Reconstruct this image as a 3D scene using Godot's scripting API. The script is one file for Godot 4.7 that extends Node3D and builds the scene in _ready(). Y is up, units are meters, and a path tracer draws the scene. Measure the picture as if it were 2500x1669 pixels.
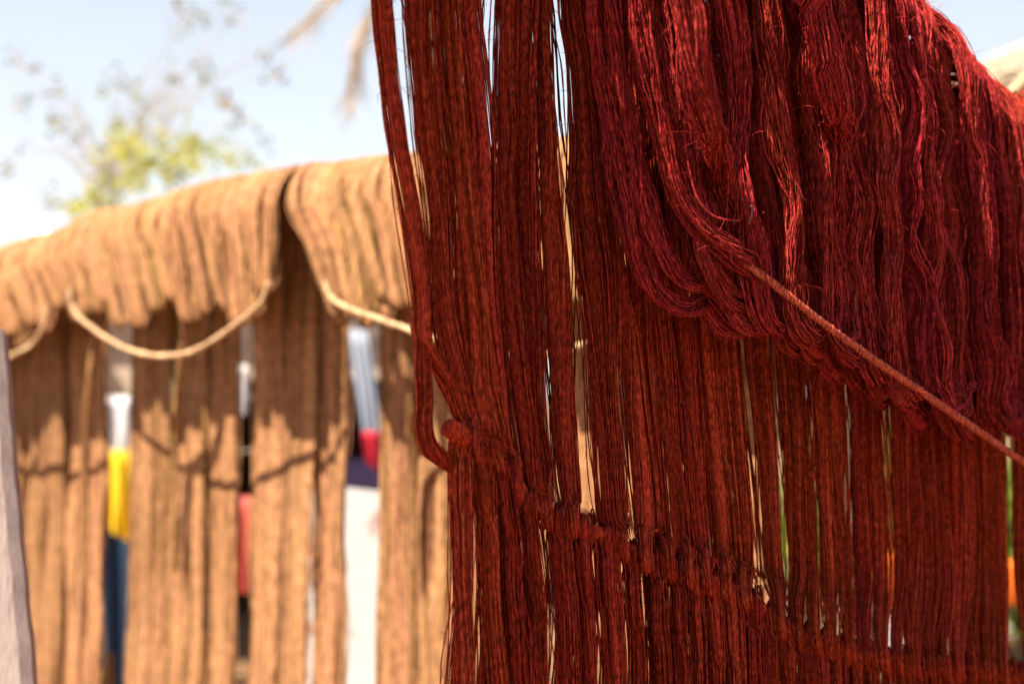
extends Node3D

# ------------------------------------------------------------------ frame of reference
const EYE := Vector3(0, 1.5, 0)
const PITCH := 0.0363
const FOCUS := 2.1
# red row: a vertical plane that recedes to the right; brown row: one that recedes to the left
const RED_AT := Vector3(-0.17, 0, -1.85)
const RED_DIR := Vector3(0.8, 0, -0.6)
const RED_OUT := Vector3(0.6, 0, 0.8)
const BROWN_AT := Vector3(-0.27, 0, -3.8)
const BROWN_DIR := Vector3(0.7507, 0, 0.6606)
const BROWN_OUT := Vector3(-0.6606, 0, 0.7507)

var rng := RandomNumberGenerator.new()
var taken := {}
var vs := PackedVector3Array()
var ns := PackedVector3Array()
var cs := PackedColorArray()
var ix := PackedInt32Array()
var ring_c := []
var ring_s := []

var yarn_red: StandardMaterial3D
var yarn_brown: StandardMaterial3D
var wood_mat: StandardMaterial3D
var leaf_mat: StandardMaterial3D
var bark_mat: StandardMaterial3D
var straw_mat: StandardMaterial3D

const ORD := ["first", "second", "third", "fourth", "fifth", "sixth", "seventh", "eighth", "ninth", "tenth", "eleventh", "twelfth", "thirteenth", "fourteenth", "fifteenth", "sixteenth", "seventeenth", "eighteenth", "nineteenth", "twentieth", "twenty-first", "twenty-second", "twenty-third", "twenty-fourth", "twenty-fifth", "twenty-sixth", "twenty-seventh", "twenty-eighth"]


func ray(px: float, py: float) -> Vector3:
	var d := Vector3((px - 1250.0) / 1250.0 * 0.3598, (834.5 - py) / 834.5 * 0.24, -1.0)
	return Basis(Vector3.RIGHT, PITCH) * d


func at(px: float, py: float, depth: float) -> Vector3:
	return EYE + ray(px, py) * depth


func on(px: float, py: float, p0: Vector3, n: Vector3, off: float) -> Vector3:
	var d := ray(px, py)
	var t := (p0 + n * off - EYE).dot(n) / d.dot(n)
	return EYE + d * t


func red(px: float, py: float, off := 0.0) -> Vector3:
	return on(px, py, RED_AT, RED_OUT, off)


func brown(px: float, py: float, off := 0.0) -> Vector3:
	return on(px, py, BROWN_AT, BROWN_OUT, off)


func kred(p: Vector3) -> float:
	return (p - RED_AT).dot(RED_DIR)


func kbrown(p: Vector3) -> float:
	return (p - BROWN_AT).dot(BROWN_DIR)


func rpos(k: float, y: float, off: float) -> Vector3:
	var p := RED_AT + RED_DIR * k + RED_OUT * off
	p.y = y
	return p


func bpos(k: float, y: float, off: float) -> Vector3:
	var p := BROWN_AT + BROWN_DIR * k + BROWN_OUT * off
	p.y = y
	return p


func table(t: Array, x: float) -> float:    # linear table of [x, y], sorted, extended at its ends
	var n := t.size()
	var i := 0
	while i < n - 2 and x > t[i + 1][0]:
		i += 1
	var a = t[i]
	var b = t[i + 1]
	return lerpf(a[1], b[1], (x - a[0]) / (b[0] - a[0]))


func rf(a: float, b: float) -> float:
	return rng.randf_range(a, b)


# ------------------------------------------------------------------ nodes
func numbered(called: String) -> String:
	if not taken.has(called):
		taken[called] = 0
		return called
	taken[called] += 1
	return "%s_%03d" % [called, taken[called]]


func thing(called: String, label: String, category: String, where: Vector3, group := "") -> Node3D:
	var o := Node3D.new()
	o.name = numbered(called)
	add_child(o)
	o.position = where
	o.set_meta("label", label)
	o.set_meta("category", category)
	if group:
		o.set_meta("group", group)
	return o


func begin() -> void:
	vs = PackedVector3Array()
	ns = PackedVector3Array()
	cs = PackedColorArray()
	ix = PackedInt32Array()


func commit(called: String, mat: Material, parent: Node3D, kind := "") -> MeshInstance3D:
	var o := MeshInstance3D.new()
	o.name = called if parent != self else numbered(called)
	var origin := Vector3.ZERO if parent == self else parent.position
	if parent != self and parent.get_parent() != self:
		origin += parent.get_parent().position
	if origin != Vector3.ZERO:
		for i in vs.size():
			vs[i] -= origin
	var a := []
	a.resize(Mesh.ARRAY_MAX)
	a[Mesh.ARRAY_VERTEX] = vs
	a[Mesh.ARRAY_NORMAL] = ns
	a[Mesh.ARRAY_COLOR] = cs
	a[Mesh.ARRAY_INDEX] = ix
	var m := ArrayMesh.new()
	m.add_surface_from_arrays(Mesh.PRIMITIVE_TRIANGLES, a)
	o.mesh = m
	o.material_override = null
	m.surface_set_material(0, mat)
	if kind:
		o.set_meta("kind", kind)
	parent.add_child(o, true)
	return o


func struct(called: String, mat: Material) -> MeshInstance3D:
	return commit(called, mat, self, "structure")


# ------------------------------------------------------------------ shapes
func tube(pts: PackedVector3Array, r0: float, r1: float, col: Color, sides: int, ragged := 0.0, capped := false) -> void:
	var n := pts.size()
	if n < 2:
		return
	var u := Vector3(0.31, 0.17, 0.93)
	var base := vs.size()
	var cc: Array = ring_c[sides]
	var ss: Array = ring_s[sides]
	for j in n:
		var t := (pts[mini(j + 1, n - 1)] - pts[maxi(j - 1, 0)]).normalized()
		u = (u - t * u.dot(t)).normalized()
		var w := t.cross(u)
		var r := lerpf(r0, r1, float(j) / (n - 1))
		if ragged > 0.0:
			r *= 1.0 + rng.randf_range(-ragged, ragged)
		if not capped and (j == 0 or j == n - 1):
			r *= 0.3
		var c := col
		if ragged > 0.0:
			var f := 1.0 + rng.randf_range(-0.22, 0.22)
			c = Color(col.r * f, col.g * f, col.b * f)
		var p := pts[j]
		for q in sides:
			var d: Vector3 = u * cc[q] + w * ss[q]
			vs.append(p + d * r)
			ns.append(d)
			cs.append(c)
	for j in n - 1:
		var a := base + j * sides
		for q in sides:
			var b := a + (q + 1) % sides
			var c1 := a + q
			ix.append(c1)
			ix.append(b + sides)
			ix.append(b)
			ix.append(c1)
			ix.append(c1 + sides)
			ix.append(b + sides)
	if capped:
		for e in 2:
			var row := base + (0 if e == 0 else (n - 1) * sides)
			var nrm: Vector3 = (pts[0] - pts[1]).normalized() if e == 0 else (pts[n - 1] - pts[n - 2]).normalized()
			var s0 := vs.size()
			vs.append(pts[0] if e == 0 else pts[n - 1])
			ns.append(nrm)
			cs.append(col)
			for q in sides:
				vs.append(vs[row + q])
				ns.append(nrm)
				cs.append(col)
			for q in sides:
				ix.append(s0)
				if e == 0:
					ix.append(s0 + 1 + q)
					ix.append(s0 + 1 + (q + 1) % sides)
				else:
					ix.append(s0 + 1 + (q + 1) % sides)
					ix.append(s0 + 1 + q)


func quad(a: Vector3, b: Vector3, c: Vector3, d: Vector3, col: Color) -> void:
	# a, b, c, d anticlockwise seen from outside
	var n := (b - a).cross(c - a).normalized()
	var s := vs.size()
	for p in [a, b, c, d]:
		vs.append(p)
		ns.append(n)
		cs.append(col)
	for i in [0, 2, 1, 0, 3, 2]:
		ix.append(s + i)


func box(c: Vector3, h: Vector3, bx: Basis, col: Color) -> void:
	var p := []
	for i in 8:
		p.append(c + bx * Vector3(h.x * (1 if i & 1 else -1), h.y * (1 if i & 2 else -1), h.z * (1 if i & 4 else -1)))
	quad(p[4], p[5], p[7], p[6], col)
	quad(p[1], p[0], p[2], p[3], col)
	quad(p[5], p[1], p[3], p[7], col)
	quad(p[0], p[4], p[6], p[2], col)
	quad(p[6], p[7], p[3], p[2], col)
	quad(p[0], p[1], p[5], p[4], col)


func cuts(P: Array, i: int, step: float, rough: int, rough_step: float, least: int) -> int:
	return maxi(least, int(ceil((P[i] as Vector3).distance_to(P[i + 1]) / (rough_step if i < rough else step))))


func spline(P: Array, step: float, rough := 0, rough_step := 0.06, least := 1) -> PackedVector3Array:
	var out := PackedVector3Array()
	var n := P.size()
	for i in n - 1:
		var p0: Vector3 = P[maxi(i - 1, 0)]
		var p1: Vector3 = P[i]
		var p2: Vector3 = P[i + 1]
		var p3: Vector3 = P[mini(i + 2, n - 1)]
		var m := cuts(P, i, step, rough, rough_step, least)
		for j in m:
			out.append(catmull(p0, p1, p2, p3, float(j) / m))
	out.append(P[n - 1])
	return out


func catmull(p0: Vector3, p1: Vector3, p2: Vector3, p3: Vector3, t: float) -> Vector3:
	# centripetal knots, so that short bends between long runs do not overshoot
	var d1 := maxf(sqrt(p0.distance_to(p1)), 1e-4)
	var d2 := maxf(sqrt(p1.distance_to(p2)), 1e-4)
	var d3 := maxf(sqrt(p2.distance_to(p3)), 1e-4)
	var m1 := (p2 - p1)
	var m2 := (p2 - p1)
	if p0 != p1:
		m1 = d2 * ((p1 - p0) / d1 - (p2 - p0) / (d1 + d2) + (p2 - p1) / d2)
	if p3 != p2:
		m2 = d2 * ((p2 - p1) / d2 - (p3 - p1) / (d2 + d3) + (p3 - p2) / d3)
	var t2 := t * t
	var t3 := t2 * t
	return p1 * (2 * t3 - 3 * t2 + 1) + m1 * (t3 - 2 * t2 + t) + p2 * (3 * t2 - 2 * t3) + m2 * (t3 - t2)


# A lock of yarn: many thin yarns that follow one path inside an oval of half width W and half depth D, gathered into clumps that wander along it.
func lock(P: Array, W: Array, D: Array, side: Vector3, count: int, o: Dictionary) -> Array:
	var step: float = o.get("step", 0.02)
	var rough: int = o.get("rough", 0)
	var C := spline(P, step, rough, 0.06, 2)
	var M := C.size()
	var arc := PackedFloat32Array()
	arc.append(0.0)
	for j in range(1, M):
		arc.append(arc[j - 1] + C[j].distance_to(C[j - 1]))
	# widths along the sampled path
	var ws := PackedFloat32Array()
	var ds := PackedFloat32Array()
	for i in P.size() - 1:
		var m := cuts(P, i, step, rough, 0.06, 2)
		for j in m:
			var t := smoothstep(0.0, 1.0, float(j) / m)
			ws.append(lerpf(W[i], W[i + 1], t))
			ds.append(lerpf(D[i], D[i + 1], t))
	ws.append(W[-1])
	ds.append(D[-1])
	var S := PackedVector3Array()
	var B := PackedVector3Array()
	var s0 := side
	for j in M:
		var t := (C[mini(j + 1, M - 1)] - C[maxi(j - 1, 0)]).normalized()
		s0 = (s0 - t * s0.dot(t)).normalized()
		if j % 6 == 0:    # lean back towards the row
			var s1 := (side - t * side.dot(t))
			if s1.length() > 0.5:
				s0 = (s0 + s1.normalized()).normalized()
		S.append(s0)
		B.append(t.cross(s0))
	var clumps: int = o.get("clumps", 5)
	var wan: float = o.get("wander", 0.22)
	var freq: float = o.get("freq", 7.0)
	var twist: float = o.get("twist", 0.0)
	var own: float = o.get("own", 0.42)
	var frizz: float = o.get("frizz", 0.0)
	var r: float = o.get("r", 0.0011)
	var sides: int = o.get("sides", 3)
	var col: Color = o.col
	var rag: float = o.get("ragged", 0.12)
	var fs := []
	for c in clumps:
		var th := TAU * (c + rf(-0.3, 0.3)) / clumps
		var rad: float = o.get("spread", 0.62) if clumps > 1 else 0.0
		var fu := rf(0.6, 1.4) * freq
		var fv := rf(0.6, 1.4) * freq
		var pu := rf(0, TAU)
		var pv := rf(0, TAU)
		var a := PackedVector2Array()
		for j in M:
			var s := arc[j]
			a.append(Vector2(cos(th) * rad + wan * sin(fu * s + pu) + 0.4 * wan * sin(2.7 * fu * s + pv), sin(th) * rad + wan * sin(fv * s + pv)))
		fs.append(a)
	if o.get("core", 0.55) > 0.0:
		core(C, S, B, ws, ds, o.get("core", 0.55), Color(col.r * 0.9, col.g * 0.9, col.b * 0.9))
	var j0 := 0     # the hidden back needs fewer yarns than the front
	for i in int(o.get("front", 0)):
		j0 += cuts(P, i, step, rough, 0.06, 2)
	for y in count:
		var from := 0 if y < count * 0.4 else j0
		var a: PackedVector2Array = fs[y % clumps]
		var th := rf(0, TAU)
		var rad := own * sqrt(rf(0.15, 1.0))
		var ou := cos(th) * rad
		var ov := sin(th) * rad
		var loose: bool = rng.randf() < o.get("loose", 0.05)
		var amp := 0.45 if loose else 0.12
		var most := 1.4 if loose else 1.06
		var f1 := rf(0.7, 2.2) * freq
		var f2 := rf(0.7, 2.2) * freq
		var f3 := rf(70, 150)
		var p1 := rf(0, TAU)
		var p2 := rf(0, TAU)
		var ph := rf(0.0, 0.9)    # no two yarns are cut into segments at the same heights
		var pts := PackedVector3Array()
		pts.resize(M - from)
		for j in range(from, M):
			var s := arc[j]
			var g := a[j]
			var ua := g.x + ou + amp * sin(f1 * s + p1)
			var va := g.y + ov + amp * sin(f2 * s + p2)
			var l := ua * ua + va * va
			if l > most * most:
				l = most / sqrt(l)
				ua *= l
				va *= l
			if twist != 0.0:
				var ct := cos(twist * s)
				var st := sin(twist * s)
				var k := ua * ct - va * st
				va = ua * st + va * ct
				ua = k
			var p := C[j].lerp(C[mini(j + 1, M - 1)], ph) + S[j] * (ua * ws[j]) + B[j] * (va * ds[j])
			if frizz > 0.0:
				p += S[j] * (frizz * sin(f3 * s + p2)) + B[j] * (frizz * cos(f3 * 0.83 * s + p1))
			pts[j - from] = p
		var f := rf(0.5, 1.35)
		var warm := rf(-0.12, 0.22)
		tube(pts, r * rf(0.75, 1.25), r * rf(0.75, 1.25), Color(minf(col.r * f, 1.0), col.g * f * (1.0 + warm), col.b * f * (1.0 - 0.5 * warm)), sides, rag)
	return [C, S, B, ws, ds]


func core(C: PackedVector3Array, S: PackedVector3Array, B: PackedVector3Array, ws: PackedFloat32Array, ds: PackedFloat32Array, share: float, col: Color) -> void:
	var n := C.size()
	var sides := 8
	var base := vs.size()
	for j in n:
		var e := 0.15 if j == 0 or j == n - 1 else 1.0
		for q in sides:
			var cx: float = ring_c[sides][q]
			var sx: float = ring_s[sides][q]
			vs.append(C[j] + S[j] * (cx * ws[j] * share * e) + B[j] * (sx * ds[j] * share * e))
			ns.append((S[j] * (cx / ws[j]) + B[j] * (sx / ds[j])).normalized())
			cs.append(col)
	for j in n - 1:
		var a := base + j * sides
		for q in sides:
			var b := a + (q + 1) % sides
			for i in [a + q, b + sides, b, a + q, a + q + sides, b + sides]:
				ix.append(i)


# stray fibres that stand off a lock, and bits of lint caught in it
func fuzz(L: Array, count: int, col: Color, size: float, lint := 0.12) -> void:
	var C: PackedVector3Array = L[0]
	var M := C.size()
	for i in count:
		var j := rng.randi_range(1, M - 2)
		var th := rf(0, TAU)
		var out: Vector3 = L[1][j] * cos(th) + L[2][j] * sin(th)
		var p: Vector3 = C[j] + L[1][j] * (cos(th) * L[3][j]) + L[2][j] * (sin(th) * L[4][j])
		var t := (C[j + 1] - C[j - 1]).normalized()
		var pts := PackedVector3Array()
		if rng.randf() < lint:
			var d := (t + out * rf(-0.2, 0.4) + Vector3(rf(-1, 1), rf(-1, 1), rf(-1, 1))).normalized() * rf(0.0012, 0.003)
			pts.append(p - d)
			pts.append(p + out * 0.0006)
			pts.append(p + d)
			tube(pts, 0.0007, 0.0007, Color(rf(0.3, 0.55), rf(0.10, 0.26), rf(0.04, 0.12)), 3)
			continue
		var len := rf(0.4, 1.6) * size * (2.2 if rng.randf() < 0.12 else 1.0)
		var d := (t * rf(-1, 1) + out * rf(0.2, 0.9)).normalized()
		for s in 6:
			pts.append(p)
			p += d * len / 5.0
			d = (d + Vector3(rf(-0.6, 0.6), rf(-0.7, 0.3), rf(-0.6, 0.6))).normalized()
		tube(pts, 0.00042, 0.0003, col, 3)


func rope(P: Array, radius: float, col: Color, lay: float, step: float, called: String, parent: Node3D, mat: Material) -> void:
	begin()
	var C := spline(P, step)
	for s in 3:
		var pts := PackedVector3Array()
		var u := Vector3(0.3, 0.9, 0.2)
		for j in C.size():
			var t := (C[mini(j + 1, C.size() - 1)] - C[maxi(j - 1, 0)]).normalized()
			u = (u - t * u.dot(t)).normalized()
			var w := t.cross(u)
			var an := TAU * s / 3.0 + j * step * lay
			pts.append(C[j] + (u * cos(an) + w * sin(an)) * radius * 0.5)
		tube(pts, radius * 0.6, radius * 0.6, col, 6, 0.13, true)
	commit(called, mat, parent)


# ------------------------------------------------------------------ materials
func flat(c: Color, rough := 0.95) -> StandardMaterial3D:
	var m := StandardMaterial3D.new()
	m.vertex_color_use_as_albedo = true
	m.albedo_color = c
	m.roughness = rough
	m.metallic_specular = 0.2
	return m


func noise_tex(freq: float, ramp: Array, size := 512, seed_ := 1, stretch := 0) -> NoiseTexture2D:
	var n := FastNoiseLite.new()
	n.seed = seed_
	n.frequency = freq
	n.fractal_octaves = 5
	var t := NoiseTexture2D.new()
	t.width = size
	t.height = size
	t.noise = n
	t.seamless = true
	var g := Gradient.new()
	g.offsets = PackedFloat32Array(range(ramp.size()).map(func(i): return float(i) / (ramp.size() - 1)))
	g.colors = PackedColorArray(ramp)
	t.color_ramp = g
	return t


func textured(tex: Texture2D, scale: Vector3, rough := 0.95) -> StandardMaterial3D:
	var m := StandardMaterial3D.new()
	m.albedo_texture = tex
	m.uv1_triplanar = true
	m.uv1_world_triplanar = true
	m.uv1_scale = scale
	m.roughness = rough
	m.metallic_specular = 0.2
	return m


func lin(r: float, g: float, b: float) -> Color:
	return Color(r, g, b).linear_to_srgb()


func make_materials() -> void:
	for n in 17:
		var c := []
		var s := []
		for q in n:
			c.append(cos(TAU * q / n))
			s.append(sin(TAU * q / n))
		ring_c.append(c)
		ring_s.append(s)
	yarn_red = flat(Color.WHITE, 0.9)
	var grain := noise_tex(0.055, [lin(0.06, 0.06, 0.06), lin(0.22, 0.22, 0.22), lin(0.48, 0.48, 0.48), lin(0.85, 0.83, 0.79), lin(1, 0.97, 0.92)], 1024, 41)
	yarn_red.albedo_texture = grain
	yarn_red.normal_enabled = true
	yarn_red.normal_texture = noise_tex(0.055, [Color.BLACK, Color.WHITE], 1024, 41)
	yarn_red.normal_texture.as_normal_map = true
	yarn_red.normal_texture.bump_strength = 6.0
	yarn_red.normal_scale = 0.7
	yarn_red.metallic_specular = 0.0
	yarn_red.roughness = 1.0
	yarn_red.uv1_triplanar = true
	yarn_red.uv1_world_triplanar = true
	yarn_red.uv1_scale = Vector3(3.7, 1.1, 3.7)
	yarn_brown = flat(Color.WHITE, 0.9)
	yarn_brown.albedo_texture = noise_tex(0.05, [lin(0.3, 0.3, 0.3), lin(0.62, 0.62, 0.62), lin(1, 0.98, 0.95)], 512, 43)
	yarn_brown.uv1_triplanar = true
	yarn_brown.uv1_world_triplanar = true
	yarn_brown.uv1_scale = Vector3(1.6, 0.8, 1.6)
	leaf_mat = flat(Color.WHITE, 0.6)
	leaf_mat.cull_mode = BaseMaterial3D.CULL_DISABLED
	leaf_mat.backlight_enabled = true
	leaf_mat.backlight = Color(1, 1, 1)
	bark_mat = flat(Color.WHITE, 0.95)
	straw_mat = flat(Color.WHITE, 0.9)
	straw_mat.cull_mode = BaseMaterial3D.CULL_DISABLED
	wood_mat = textured(noise_tex(0.02, [lin(0.2, 0.14, 0.122), lin(0.34, 0.265, 0.24), lin(0.44, 0.36, 0.33), lin(0.27, 0.2, 0.18)], 512, 5), Vector3(9, 1.2, 9))

# ------------------------------------------------------------------ red row
var red_ridge := []      # [k, height of the pile's top]
var red_cord := []       # [k, height of the cord that links the two rows of long skeins]
var red_hem := []
var lows := []          # [x along the cord, lean, half width] of the lower row        # [k, height of the lowest loops of the short skeins]
const DYE_BOUNCE_WARM := Color(0.86, 0.098, 0.050)  # red dye with the warm bounce light off the ground painted in


func red_line(pxs: Array, off: float) -> Array:
	var t := []
	for p in pxs:
		var w := red(p[0], p[1], off)
		t.append([kred(w), w.y])
	return t


func half_width(xl: float, xr: float, y: float) -> float:
	return red(xl, y).distance_to(red(xr, y)) * 0.5


# a closed skein: from the cord up the back, over the line, down the front and round the cord
func long_skein(edges: Array, foot: float, label: String, group := "", depth := 0.0, o := {}) -> void:
	var top = edges[0]
	var k0 := kred(red((top[1] + top[2]) * 0.5, top[0]))
	var k1 := kred(red((edges[1][1] + edges[1][2]) * 0.5, edges[1][0]))
	var h0 := red((top[1] + top[2]) * 0.5, top[0]).y
	var h1 := red((edges[1][1] + edges[1][2]) * 0.5, edges[1][0]).y
	var ridge := table(red_ridge, k0) - 0.035
	var kr := k0 + clampf((k0 - k1) / maxf(h0 - h1, 0.05), -0.12, 0.12) * (ridge - h0) * 0.6
	ridge = table(red_ridge, kr) - 0.04
	var P := []
	var W := []
	var D := []
	var wt := half_width(top[1], top[2], top[0])
	var best := 1e9
	for i in lows.size() - 1:    # it hooks down between two skeins of the lower row
		var m: float = lows[i][0] * 0.46 + lows[i + 1][0] * 0.54
		if absf(m - foot) < absf(best - foot):
			best = m
	foot = best
	var kf := kred(red(foot, 1300.0))
	for i in 6:
		kf = kred(red(foot, red_py(kf, table(red_cord, kf))))
	var fy := red_py(kf, table(red_cord, kf))
	P.append(red(foot, fy - 10, -0.02))
	W.append(wt * 0.9)
	D.append(0.006)
	for i in range(edges.size() - 1, -1, -1):
		var e = edges[i]
		P.append(red((e[1] + e[2]) * 0.5, e[0], -0.05 + depth))
		W.append(half_width(e[1], e[2], e[0]) * 1.06)
		D.append(0.010)
	P.append(rpos(kr, ridge - 0.06, -0.045))
	W.append(wt)
	D.append(0.008)
	P.append(rpos(kr, ridge, 0.0))
	W.append(wt)
	D.append(0.006)
	P.append(rpos(kr, ridge - 0.06, 0.04))
	W.append(wt)
	D.append(0.009)
	for e in edges:
		P.append(red((e[1] + e[2]) * 0.5, e[0], 0.012 + depth + rf(-0.004, 0.004)))
		W.append(half_width(e[1], e[2], e[0]) * 0.93)
		D.append(rf(0.017, 0.024))
	var wb: float = minf(W[-1], 0.011)
	for q in [[0, -70, 0.016, wb * 1.15, 0.013], [2, -30, 0.027, wb * 0.85, 0.011], [5, -2, 0.034, wb * 0.8, 0.010], [9, 24, 0.024, wb * 0.75, 0.009], [10, 26, 0.002, wb * 0.7, 0.007], [4, 4, -0.014, wb * 0.7, 0.006]]:
		P.append(red(foot + q[0], fy + q[1], q[2]))
		W.append(q[3])
		D.append(q[4])
	var t := thing("yarn_skein", label, "yarn skein", rpos(kr, table(red_ridge, kr) - 0.06, 0), "long dark red skeins of the upper row")
	begin()
	var n: int = int(clampi(int(wt * 2700.0), 42, 84) * o.get("thin", 1.0))
	var oo := {"col": dyed(DYE_BOUNCE_WARM), "clumps": clampi(int(wt * 190.0), 3, 7), "wander": 0.2, "freq": 5.5, "r": 0.00115, "step": 0.018, "core": 0.5, "own": 0.42, "loose": 0.13, "ragged": 0.25, "rough": edges.size() + 3, "front": edges.size() + 2}
	oo.merge(o, true)
	var L := lock(P, W, D, RED_DIR, n, oo)
	commit("yarn_strands", yarn_red, t, "stuff")
	begin()
	fuzz(L, 130, DYE_BOUNCE_WARM * 1.0, 0.016, 0.45)
	commit("stray_fibres", yarn_red, t, "stuff")


const DYE_SKY_COOL := Color(0.82, 0.076, 0.074)  # red dye of the short drape, purplish sky light painted into it


func dyed(base: Color) -> Color:    # every skein took the dye a little differently
	var f := rf(0.78, 1.12)
	var warm := rf(-0.12, 0.16)
	return Color(minf(base.r * f, 1.0), base.g * f * (1.0 + warm), base.b * f * (1.0 - 0.5 * warm))


func red_py(k: float, y: float) -> float:    # image height of a point of the red plane
	var p := Basis(Vector3.RIGHT, -PITCH) * (rpos(k, y, 0) - EYE)
	return 834.5 - p.y / -p.z / 0.24 * 834.5


func red_px(k: float, y: float) -> float:
	var p := Basis(Vector3.RIGHT, -PITCH) * (rpos(k, y, 0) - EYE)
	return 1250.0 + p.x / -p.z / 0.3598 * 1250.0


func lower_skein(x: float, lean: float, hw: float, label: String, group: String) -> void:
	var kf := kred(red(x, 1300.0))
	for i in 6:
		kf = kred(red(x, red_py(kf, table(red_cord, kf))))
	var c := rpos(kf, table(red_cord, kf), 0)
	var py := red_py(kf, c.y)
	var up := Vector3.UP
	var w := half_width(x - hw, x + hw, py)
	var pts := [[c - RED_OUT * 0.03 - up * 0.5 + RED_DIR * rf(-0.01, 0.01), w * 1.55, 0.008], [red(x + lean * 0.5, py + 300, -0.026), w * 1.6, 0.008], [red(x, py + 60, -0.02), w * 1.35, 0.008], [red(x - 1, py - 6, -0.016), w * 1.1, 0.009], [red(x - 1, py - 30, 0.0), w * 0.72, 0.009], [red(x, py - 16, 0.024), w * 0.74, 0.010], [red(x + 1, py + 34, 0.016), w * 0.78, 0.014], [red(x + 2, py + 80, 0.02), w * 0.8, 0.019]]
	for d in [150.0, 260.0, 380.0, 510.0, 650.0]:
		var p := red(x + lean * d / 600.0 + rf(-3, 3), py + d, 0.014 + rf(-0.003, 0.003))
		pts.append([p, w * rf(0.68, 0.82), rf(0.019, 0.024)])
	var last: Vector3 = pts[-1][0]
	last.y = minf(c.y - 0.48, last.y - 0.04)
	pts.append([last, w, 0.012])
	pts.append([last - up * 0.03 - RED_OUT * 0.02, w * 0.9, 0.01])
	pts.append([last + up * 0.02 - RED_OUT * 0.045, w * 0.8, 0.01])
	var t := thing("yarn_skein", label, "yarn skein", c, "dark red skeins of the lower row")
	begin()
	var L := lock(pts.map(func(q): return q[0]), pts.map(func(q): return q[1]), pts.map(func(q): return q[2]), RED_DIR, clampi(int(w * 2500.0), 26, 50), {"col": dyed(DYE_BOUNCE_WARM), "clumps": 3, "wander": 0.15, "freq": 7.0, "r": 0.00115, "step": 0.018, "core": 0.4, "own": 0.5, "spread": 0.5, "loose": 0.09, "ragged": 0.25, "rough": 2, "front": 1})
	commit("yarn_strands", yarn_red, t, "stuff")
	begin()
	fuzz(L, 90, DYE_BOUNCE_WARM * 1.0, 0.016, 0.5)
	commit("stray_fibres", yarn_red, t, "stuff")


# a short skein: draped over the line on top of the long ones, its lower end an open loop
func short_skein(P: Array, W: Array, D: Array, label: String, group: String, n: int, o := {}) -> void:
	var t := thing("yarn_skein", label, "yarn skein", P[0] + Vector3(0, 0.2, 0), "short red skeins draped over the pole")
	begin()
	var oo := {"col": dyed(DYE_SKY_COOL), "clumps": 3, "spread": 0.66, "wander": 0.24, "freq": 13.0, "r": 0.0011, "step": 0.014, "core": 0.0, "own": 0.36, "loose": 0.12, "frizz": 0.0011, "ragged": 0.3, "rough": 3, "front": 2}
	oo.merge(o, true)
	var L := lock(P, W, D, RED_DIR, n, oo)
	commit("yarn_strands", yarn_red, t, "stuff")
	begin()
	fuzz(L, 110, DYE_SKY_COOL, 0.02, 0.35)
	commit("stray_fibres", yarn_red, t, "stuff")


func drape_top(k: float, off: float, w: float) -> Array:    # the part of a short skein that lies over the line: [points, widths, depths]
	var y := table(red_ridge, k) - 0.012
	var P := [rpos(k, y - off - 0.22, -off * 0.85), rpos(k, y - off * 0.75, -off * 0.8)]
	var W := [w * 0.8, w]
	var D := [0.012, 0.012]
	for th in [-0.6, -0.1, 0.4, 0.9, 1.35]:
		P.append(rpos(k, y - off * (1.0 - cos(th)), off * sin(th)))
		W.append(w * (1.6 if th < 0.6 else 1.3))
		D.append(0.010)
	P.append(rpos(k, y - off * 1.35, off))
	W.append(w)
	D.append(0.014)
	return [P, W, D]


func short_from_pixels(px: Array, hw: float, n: int, label: String, o := {}) -> void:    # px: [x, y, distance in front of the row, width share]
	var k0 := kred(red(px[0][0], px[0][1], px[0][2]))
	var k1 := kred(red(px[1][0], px[1][1], px[1][2]))
	var kr: float = k0 - clampf((k1 - k0) * 1.2, -0.02, 0.06)
	var w := half_width(px[0][0] - hw, px[0][0] + hw, px[0][1])
	var top := drape_top(kr, px[0][2], w)
	var P: Array = top[0]
	var W: Array = top[1]
	var D: Array = top[2]
	for p in px:
		P.append(red(p[0], p[1], p[2]))
		W.append(w * p[3])
		D.append(minf(0.02, w * p[3] * 0.9))
	short_skein(P, W, D, label, "", n, o)


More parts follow.
